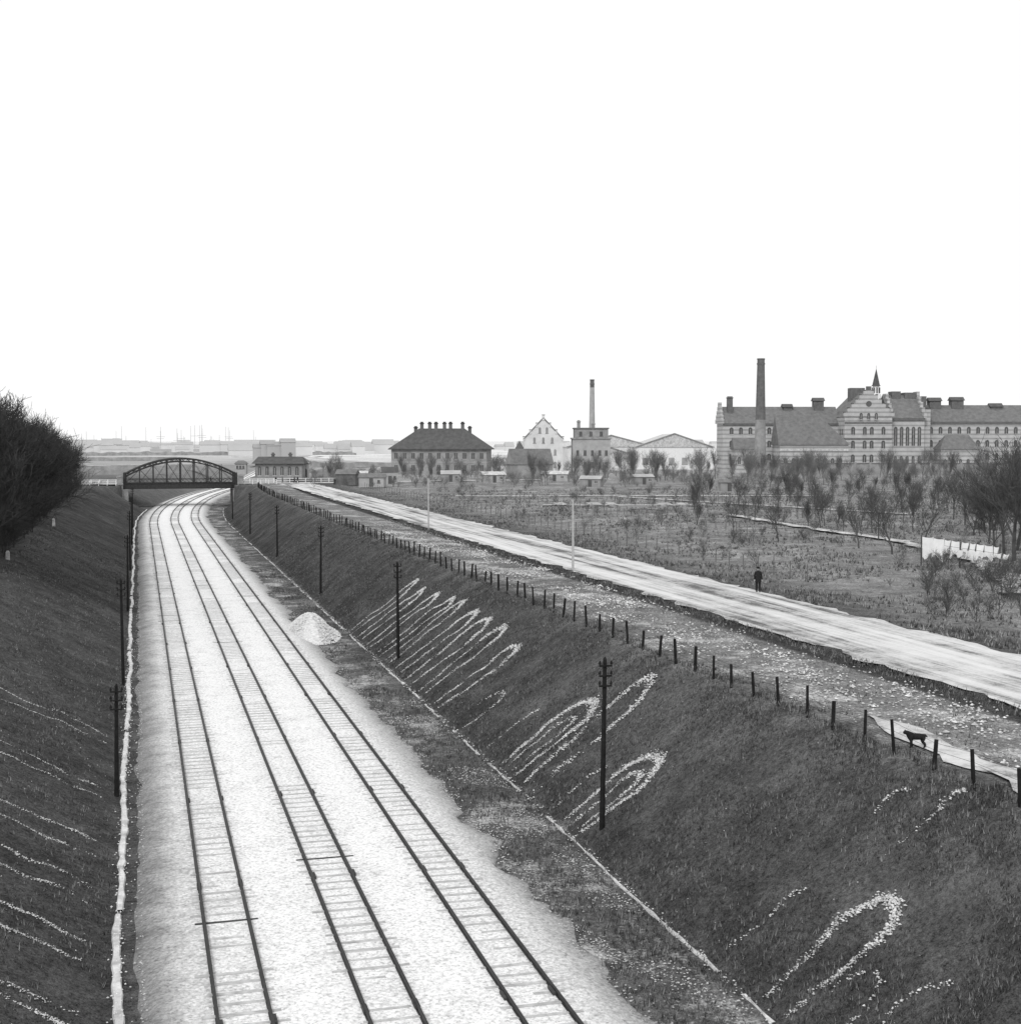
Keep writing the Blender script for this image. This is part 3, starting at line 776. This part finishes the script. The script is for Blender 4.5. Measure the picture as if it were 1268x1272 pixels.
# ------------------------------------------------------------------ trees
def gen_tree(name,seed,levels,nch,spread,low,twig,mat,up=.35,lf=(.5,.75)):
    rnd=random.Random(seed); vs=[];fs=[]
    def seg(a,b_,r0,r1,n):
        d=(b_-a); 
        if d.length<1e-5: return
        d=d.normalized(); u=d.orthogonal().normalized(); w=d.cross(u); o=len(vs)
        for c,r in((a,r0),(b_,r1)):
            for i in range(n):
                t=2*math.pi*i/n; vs.append(c+u*(math.cos(t)*r)+w*(math.sin(t)*r))
        for i in range(n): fs.append((o+i,o+(i+1)%n,o+n+(i+1)%n,o+n+i))
    def rec(p,d,L,r,lv):
        k=4 if lv==0 else (3 if lv<3 else 2); pts=[p]; q=p.copy(); dd=d.copy()
        for i in range(k):
            dd=(dd+Vector((rnd.gauss(0,.13),rnd.gauss(0,.13),rnd.gauss(.08,.08)))).normalized()
            q=q+dd*L/k; pts.append(q.copy())
        r1=max(twig*.7,r*(.45 if lv else .35))
        for i in range(k): seg(pts[i],pts[i+1],lerp(r,r1,i/k),lerp(r,r1,(i+1)/k),6 if lv==0 else 3)
        if lv>=levels: return
        n=nch[lv]
        for c in range(n):
            t=lerp(low if lv==0 else .25,1.0,(c+rnd.random()*.8)/n); t=min(t,.99)
            f=t*k; i=int(f); pos=pts[i].lerp(pts[i+1],f-i)
            loc=(pts[i+1]-pts[i]).normalized()
            az=rnd.random()*6.283 if lv else c*2.4+rnd.random()
            o1=loc.orthogonal().normalized(); o2=loc.cross(o1)
            out=(o1*math.cos(az)+o2*math.sin(az))
            sp=spread*rnd.uniform(.7,1.25)
            nd=(loc*math.cos(sp)+out*math.sin(sp)+Vector((0,0,up*.4))).normalized()
            ll=L*rnd.uniform(*lf)*(1.15-.45*t if lv==0 else 1.0)
            rec(pos,nd,ll,max(twig,lerp(r,r1,t)*.6),lv+1)
    rec(Vector((0,0,0)),Vector((0,0,1)),7.2,.19,0)
    mz=max(v.z for v in vs); s=10/mz
    me=bpy.data.meshes.new(name); me.from_pydata([tuple(v*s) for v in vs],[],fs); me.materials.append(mat); me.update(); return me
dense=[gen_tree('dense_tree_%d'%i,10+i,5,[9,6,5,4,3],.7,.12,.018,M['bark'],.5) for i in range(3)]
open_=[gen_tree('open_tree_%d'%i,30+i,4,[8,5,4,3],.62,.28,.02,M['barkmid'],.5) for i in range(4)]
poplar=[gen_tree('upright_tree_%d'%i,50+i,4,[16,5,4,3],.42,.15,.018,M['bark'],.8) for i in range(3)]
def remat(me,m):
    m2=me.copy(); m2.materials.clear(); m2.materials.append(m); return m2
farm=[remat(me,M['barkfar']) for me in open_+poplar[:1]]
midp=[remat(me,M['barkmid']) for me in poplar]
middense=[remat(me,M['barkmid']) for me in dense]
shrubm=[gen_tree('shrub_%d'%i,70+i,3,[9,5,4],.75,.02,.03,M['barkmid'],.6) for i in range(3)]
shrubd=[remat(me,M['bark']) for me in shrubm]
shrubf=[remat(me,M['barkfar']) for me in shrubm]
def inst(me,name,x,y,z,s,parent=None,sx=1):
    o=bpy.data.objects.new(name,me); COL.objects.link(o); o.location=(x,y,z); o.rotation_euler=(0,0,U(0,6.28)); o.scale=(s*sx,s*sx,s)
    if parent: o.parent=parent
    return o
# left wood
for i in range(36):
    Y=U(125,300); f=(Y-125)/175; x=-13.2-abs(random.gauss(0,4.0)); 
    inst(random.choice(dense+dense+poplar[:1]),'bare_tree',x,Y,PL-.2,lerp(1.8,1.12,f)*U(.8,1.06),sx=1.05)
for Y,x,s in((128,-15.5,1.75),(133,-18,2.0),(140,-15,1.8),(124,-19,1.9),(146,-16,1.8),(137,-20,2.1),(170,-13.5,1.65),(185,-13.5,1.65),(200,-13.2,1.58),(215,-13.5,1.5),(240,-13,1.3)): inst(random.choice(dense),'bare_tree',x,Y,PL-.2,s)
e=empty('undergrowth')
for i in range(170):
    Y=U(105,330); inst(random.choice(shrubd),'bush',-12.6-abs(random.gauss(0,3)),Y,PL-.3,U(.2,.5),e,1.4)
# far tree line
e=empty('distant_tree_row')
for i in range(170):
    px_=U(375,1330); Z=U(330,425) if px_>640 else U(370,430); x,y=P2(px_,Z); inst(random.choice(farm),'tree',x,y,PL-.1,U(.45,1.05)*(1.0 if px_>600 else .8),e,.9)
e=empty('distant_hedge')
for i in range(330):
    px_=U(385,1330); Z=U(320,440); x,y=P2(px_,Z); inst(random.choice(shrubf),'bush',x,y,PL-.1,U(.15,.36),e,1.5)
# orchard
for i in range(75):
    px_=U(860,1290); Z=U(150,310); x,y=P2(px_,Z); inst(random.choice(open_+midp[:1]),'fruit_tree',x,y,PL-.1,U(.35,.6),sx=.95)
for px_,Z,s in((1110,132,.62),(1068,140,.52),(968,150,.5),(912,165,.45),(1150,150,.6),(1020,170,.5)):
    x,y=P2(px_,Z); inst(random.choice(open_),'fruit_tree',x,y,PL-.1,s,sx=1.1)
for px_,Z,s in((1262,124,1.3),(1285,132,1.3),(1238,140,.9),(1270,150,1.1),(1225,165,.85),(1200,180,.8),(1300,120,1.3),(1250,128,1.0),(1230,150,.8),(1265,137,1.0),(1210,160,.7),(1185,190,.7)):
    x,y=P2(px_,Z); inst(random.choice(open_+open_+middense[:1]),'bare_tree',x,y,PL-.2,s,sx=1.1)
e=empty('shrub_thicket')
for i in range(600):
    px_=U(540,1330); Z=U(95,310)
    x,y=P2(px_,Z)
    if x<50 or (x<58 and R()<.6): continue
    inst(random.choice(shrubm+shrubm+shrubf),'bush',x,y,PL-.3,U(.07,.22),e,1.2)
for i in range(60):
    x,y=P2(U(1150,1330),U(84,120)); 
    if x>49: inst(random.choice(shrubm),'bush',x,y,PL-.3,U(.1,.24),e,1.3)
b=MB()
for (xa,ya,xb,yb) in ((52,100,52,330),(64,90,95,82),(70,150,70,260),(95,130,140,118),(60,200,150,170),(58,235,140,215),(85,140,105,250)):
    a=Vector((xa,ya));c=Vector((xb,yb)); n=int((c-a).length/3)
    for j in range(n+1):
        p=a.lerp(c,j/n); b.tube((p.x,p.y,PL-.5),(p.x,p.y,PL+U(.8,1.2)),.05,.05,5)
b.obj('garden_fence',[M['brickd']])

# ------------------------------------------------------------------ washing line
def laundry():
    x0,y0=P2(1146,121); x1,y1=P2(1244,117); e=empty('washing_line',(0,0,PL)); b=MB()
    for t in(0,.5,1): x=lerp(x0,x1,t);y=lerp(y0,y1,t); b.tube((x,y,-.3),(x,y,2.7-.5*t),.06,.05,6)
    b.tube((x0,y0,2.6),(x1,y1,1.95),.015,.015,4); b.tube((x0+1,y0-2.0,1.9),(x1-1,y1-2.0,1.5),.015,.015,4)
    b.obj('posts_and_line',[M['wood']],e)
    b=MB()
    def item(zt,t0,t1,h,dx=0,dy=0):
        n=8; vs=[];m=5; sk=U(-.12,.12); nar=U(.85,1.0)
        for j in range(m+1):
            for i in range(n+1):
                f=i/n; k=j/m; f2=.5+(f-.5)*lerp(1,nar,k); t=lerp(t0,t1,f2); x=lerp(x0,x1,t)+dx+sk*k; y=lerp(y0,y1,t)+dy
                sag=.1*math.sin(math.pi*f)*(1-k)
                vs.append((x,y-.08*math.sin(i*1.9+t0*30)*k+.15*k,zt-sag-h*k*(1+.18*math.sin(f*5+t0*20))))
        fs=[(j*(n+1)+i,j*(n+1)+i+1,(j+1)*(n+1)+i+1,(j+1)*(n+1)+i) for j in range(m) for i in range(n)]
        b.add(vs,fs)
    t=.01
    while t<.97:
        w=U(.05,.13) if t>.3 else U(.1,.15); item(2.6-.65*t,t,min(.99,t+w),U(.6,1.4) if t>.3 else U(1.5,1.8)); t+=w+U(.0,.015)
    t=.3
    while t<.95:
        w=U(.03,.1); item(1.85-.4*t,t,min(.99,t+w),U(.4,.9),0,-2); t+=w+U(.01,.04)
    b.obj('sheets',[M['cloth']],e,smooth=True)
laundry()

# ------------------------------------------------------------------ people / dog
def skin_obj(name,V,E,Rr,mat,root=0,sub=1,parent=None,loc=(0,0,0)):
    me=bpy.data.meshes.new(name); me.from_pydata(V,E,[]); o=bpy.data.objects.new(name,me); COL.objects.link(o)
    mod=o.modifiers.new('s','SKIN')
    sv=me.skin_vertices[0].data
    for i,r in enumerate(Rr): sv[i].radius=(r,r) if not isinstance(r,tuple) else r
    sv[root].use_root=True
    mm=o.modifiers.new('sub','SUBSURF'); mm.levels=sub; mm.render_levels=sub
    me.materials.append(mat)
    if parent: o.parent=parent
    o.location=loc; return o
def person(x,y,z,rot,h=1.72,walk=0.0,name='pedestrian'):
    e=empty(name,(x,y,z),rot); s=h/1.72; e.scale=(s,s,s)
    w=walk
    V=[(0,0,.95),(0,0,1.12),(0,0,1.33),(0,0,1.47),(0,0,1.55),
       (.09,0,.9),(.1,-.06-.16*w,.5),(.1,-.02-.28*w,.09),(.1,-.17-.28*w,.04),
       (-.09,0,.9),(-.1,.02+.1*w,.5),(-.1,.03+.32*w,.1),(-.1,-.11+.3*w,.04),
       (.18,0,1.4),(.25,.03+.1*w,1.13),(.26,-.06+.12*w,.88),
       (-.18,0,1.4),(-.25,.03-.1*w,1.13),(-.26,-.06-.16*w,.9)]
    E=[(0,1),(1,2),(2,3),(3,4),(0,5),(5,6),(6,7),(7,8),(0,9),(9,10),(10,11),(11,12),(2,13),(13,14),(14,15),(2,16),(16,17),(17,18)]
    Rr=[.16,.15,.17,.075,.06,.12,.085,.055,.045,.12,.085,.055,.045,.085,.06,.045,.085,.06,.045]
    skin_obj('body',V,E,Rr,M['coat'],0,2,e)
    b=MB(); n=14; rings=[(.72,.24,.2),(.95,.21,.165),(1.15,.2,.15)]; vs=[]
    for zz,rx,ry in rings:
        for i in range(n): a=6.283*i/n; vs.append((rx*math.cos(a),ry*math.sin(a),zz))
    b.add(vs,[(k*n+i,k*n+(i+1)%n,(k+1)*n+(i+1)%n,(k+1)*n+i) for k in range(2) for i in range(n)])
    b.obj('coat_skirt',[M['coat']],e,smooth=True)
    for sx,hy,hz_ in((1,-.06+.12*w,.88),(-1,-.06-.16*w,.9)):
        cx=.26*sx; V=[(cx,hy,hz_),(cx,hy-.02,hz_-.07)];E=[(0,1)];Rr=[.03,(.042,.02)]
        for k in range(4):
            i=len(V); fx=-.03+.02*k; L=[.07,.085,.08,.06][k]
            V+=[(cx+fx*.4,hy-.02+fx,hz_-.1),(cx+fx*.3-.015*sx,hy-.02+fx,hz_-.1-L)]; E+=[(1,i),(i,i+1)]; Rr+=[.01,.008]
        i=len(V); V+=[(cx-.02*sx,hy-.06,hz_-.05),(cx-.03*sx,hy-.075,hz_-.09)]; E+=[(0,i),(i,i+1)]; Rr+=[.012,.01]
        skin_obj('hand',V,E,Rr,M['skin'],0,1,e)
    b=MB(); n=16;m=12; vs=[]
    for j in range(m+1):
        ph=math.pi*j/m
        for i in range(n):
            a=6.283*i/n; X=.078*math.sin(ph)*math.cos(a); Yy=.098*math.sin(ph)*math.sin(a); Z=.12*math.cos(ph)
            if Z<0: X*=1+.9*Z; Yy*=1+.5*Z
            vs.append((X,Yy,1.62+Z))
    b.add(vs,[(j*n+i,j*n+(i+1)%n,(j+1)*n+(i+1)%n,(j+1)*n+i) for j in range(m) for i in range(n)],0)
    b.tube((0,-.09,1.64),(0,-.12,1.6),.01,.018,6,0)
    for sx in(-1,1):
        b.box(sx*.078-.01,sx*.078+.01,-.02,.02,1.58,1.65,0); b.tube((sx*.03,-.088,1.63),(sx*.03,-.097,1.63),.013,.01,6,1)
    b.box(-.025,.025,-.098,-.085,1.555,1.565,1)
    b.tube((0,0,1.67),(0,0,1.685),.15,.14,16,1); b.tube((0,.005,1.68),(0,.005,1.78),.1,.09,14,1)
    b.obj('head',[M['skin'],M['coat']],e,smooth=True)
    return e
x,y=P2(943,99.5); person(x,y,PL+.02,math.radians(-15),1.8,.0)
for px_,Z,rot,w in((370,352,.5,1),(366,352,1,.6),(343,352,2,1),(351,353,1.4,.4),(416,335,0,1),(262,350,1.5,1)):
    x,y=P2(px_,Z); person(x,y,PL+.12,rot,1.7,w)
def dog(x,y,z,rot,s):
    e=empty('black_dog',(x,y,z),rot); e.scale=(s,s,s)
    V=[(0,.0,.36),(.14,0,.38),(.24,0,.42),(.31,0,.5),(.38,0,.53),(.47,0,.5),(-.14,0,.37),(-.24,0,.37),(-.3,0,.42),(-.36,0,.34),
       (.2,.06,.3),(.21,.065,.16),(.23,.065,.025),(.27,.065,.02),(.2,-.06,.3),(.15,-.065,.17),(.12,-.065,.03),(.16,-.065,.02),
       (-.2,.06,.28),(-.16,.065,.2),(-.25,.065,.12),(-.24,.065,.02),(-.2,.065,.02),(-.2,-.06,.28),(-.2,-.065,.2),(-.31,-.065,.12),(-.33,-.065,.02),(-.29,-.065,.02)]
    E=[(0,1),(1,2),(2,3),(3,4),(4,5),(0,6),(6,7),(7,8),(8,9),(2,10),(10,11),(11,12),(12,13),(2,14),(14,15),(15,16),(16,17),(7,18),(18,19),(19,20),(20,21),(21,22),(7,23),(23,24),(24,25),(25,26),(26,27)]
    Rr=[.12,.135,.13,.085,.08,.04,.11,.11,.035,.02,.065,.04,.03,.028,.065,.04,.03,.028,.07,.05,.035,.03,.028,.07,.05,.035,.03,.028]
    skin_obj('body',V,E,Rr,M['fur'],0,2,e)
    b=MB()
    for s_ in(-1,1): b.add([(.36,s_*.06,.6),(.4,s_*.07,.58),(.37,s_*.1,.48),(.35,s_*.06,.54)],[(0,1,2,3),(3,2,1,0)])
    b.obj('ears',[M['fur']],e)
dog(26.75,43.0,PL+.1,math.radians(180-12),1.08)
for px_,Z in((8,131),(66,186)):
    x,y=P2(px_,Z); b=MB(); b.box(-.2,.2,-.16,.16,-.4,.6,0,.04); b.box(-.14,.14,-.1,.1,.6,.72,0,.06); b.obj('boundary_stone',[M['conc']],loc=(max(x,-12.4),y,PL-.2))

# ------------------------------------------------------------------ light
el,az=math.radians(42),math.radians(215)
w=bpy.data.worlds.new('World'); scene.world=w; w.use_nodes=True; nt=w.node_tree
bg=nt.nodes['Background']; sky=nt.nodes.new('ShaderNodeTexSky'); sky.sky_type='NISHITA'; sky.sun_disc=False
sky.sun_elevation=el; sky.sun_rotation=az; sky.air_density=1; sky.dust_density=6
bw=nt.nodes.new('ShaderNodeRGBToBW'); nt.links.new(sky.outputs[0],bw.inputs[0])
mx=nt.nodes.new('ShaderNodeMath'); mx.operation='MAXIMUM'; mx.inputs[1].default_value=10.1
mn=nt.nodes.new('ShaderNodeMath'); mn.operation='MINIMUM'; mn.inputs[1].default_value=12.0
nt.links.new(bw.outputs[0],mx.inputs[0]); nt.links.new(mx.outputs[0],mn.inputs[0]); nt.links.new(mn.outputs[0],bg.inputs['Color']); bg.inputs['Strength'].default_value=.1
sd=bpy.data.lights.new('sun','SUN'); sd.energy=1.5; sd.angle=math.radians(11); sd.color=(1,1,1)
so=bpy.data.objects.new('sun',sd); COL.objects.link(so)
dirv=Vector((math.sin(az)*math.cos(el),math.cos(az)*math.cos(el),math.sin(el)))
so.rotation_euler=dirv.to_track_quat('Z','Y').to_euler(); so.location=(0,0,60)
cd=bpy.data.cameras.new('camera'); cd.sensor_fit='HORIZONTAL'; cd.sensor_width=36; cd.lens=1700/1268*36; cd.clip_end=30000; cd.clip_start=.5
co=bpy.data.objects.new('camera',cd); COL.objects.link(co); co.location=(0,0,CAMZ); co.rotation_euler=(math.radians(87.0),0,-math.radians(15.2))
scene.camera=co
scene.view_settings.view_transform='Standard'; scene.view_settings.look='None'; scene.view_settings.exposure=0
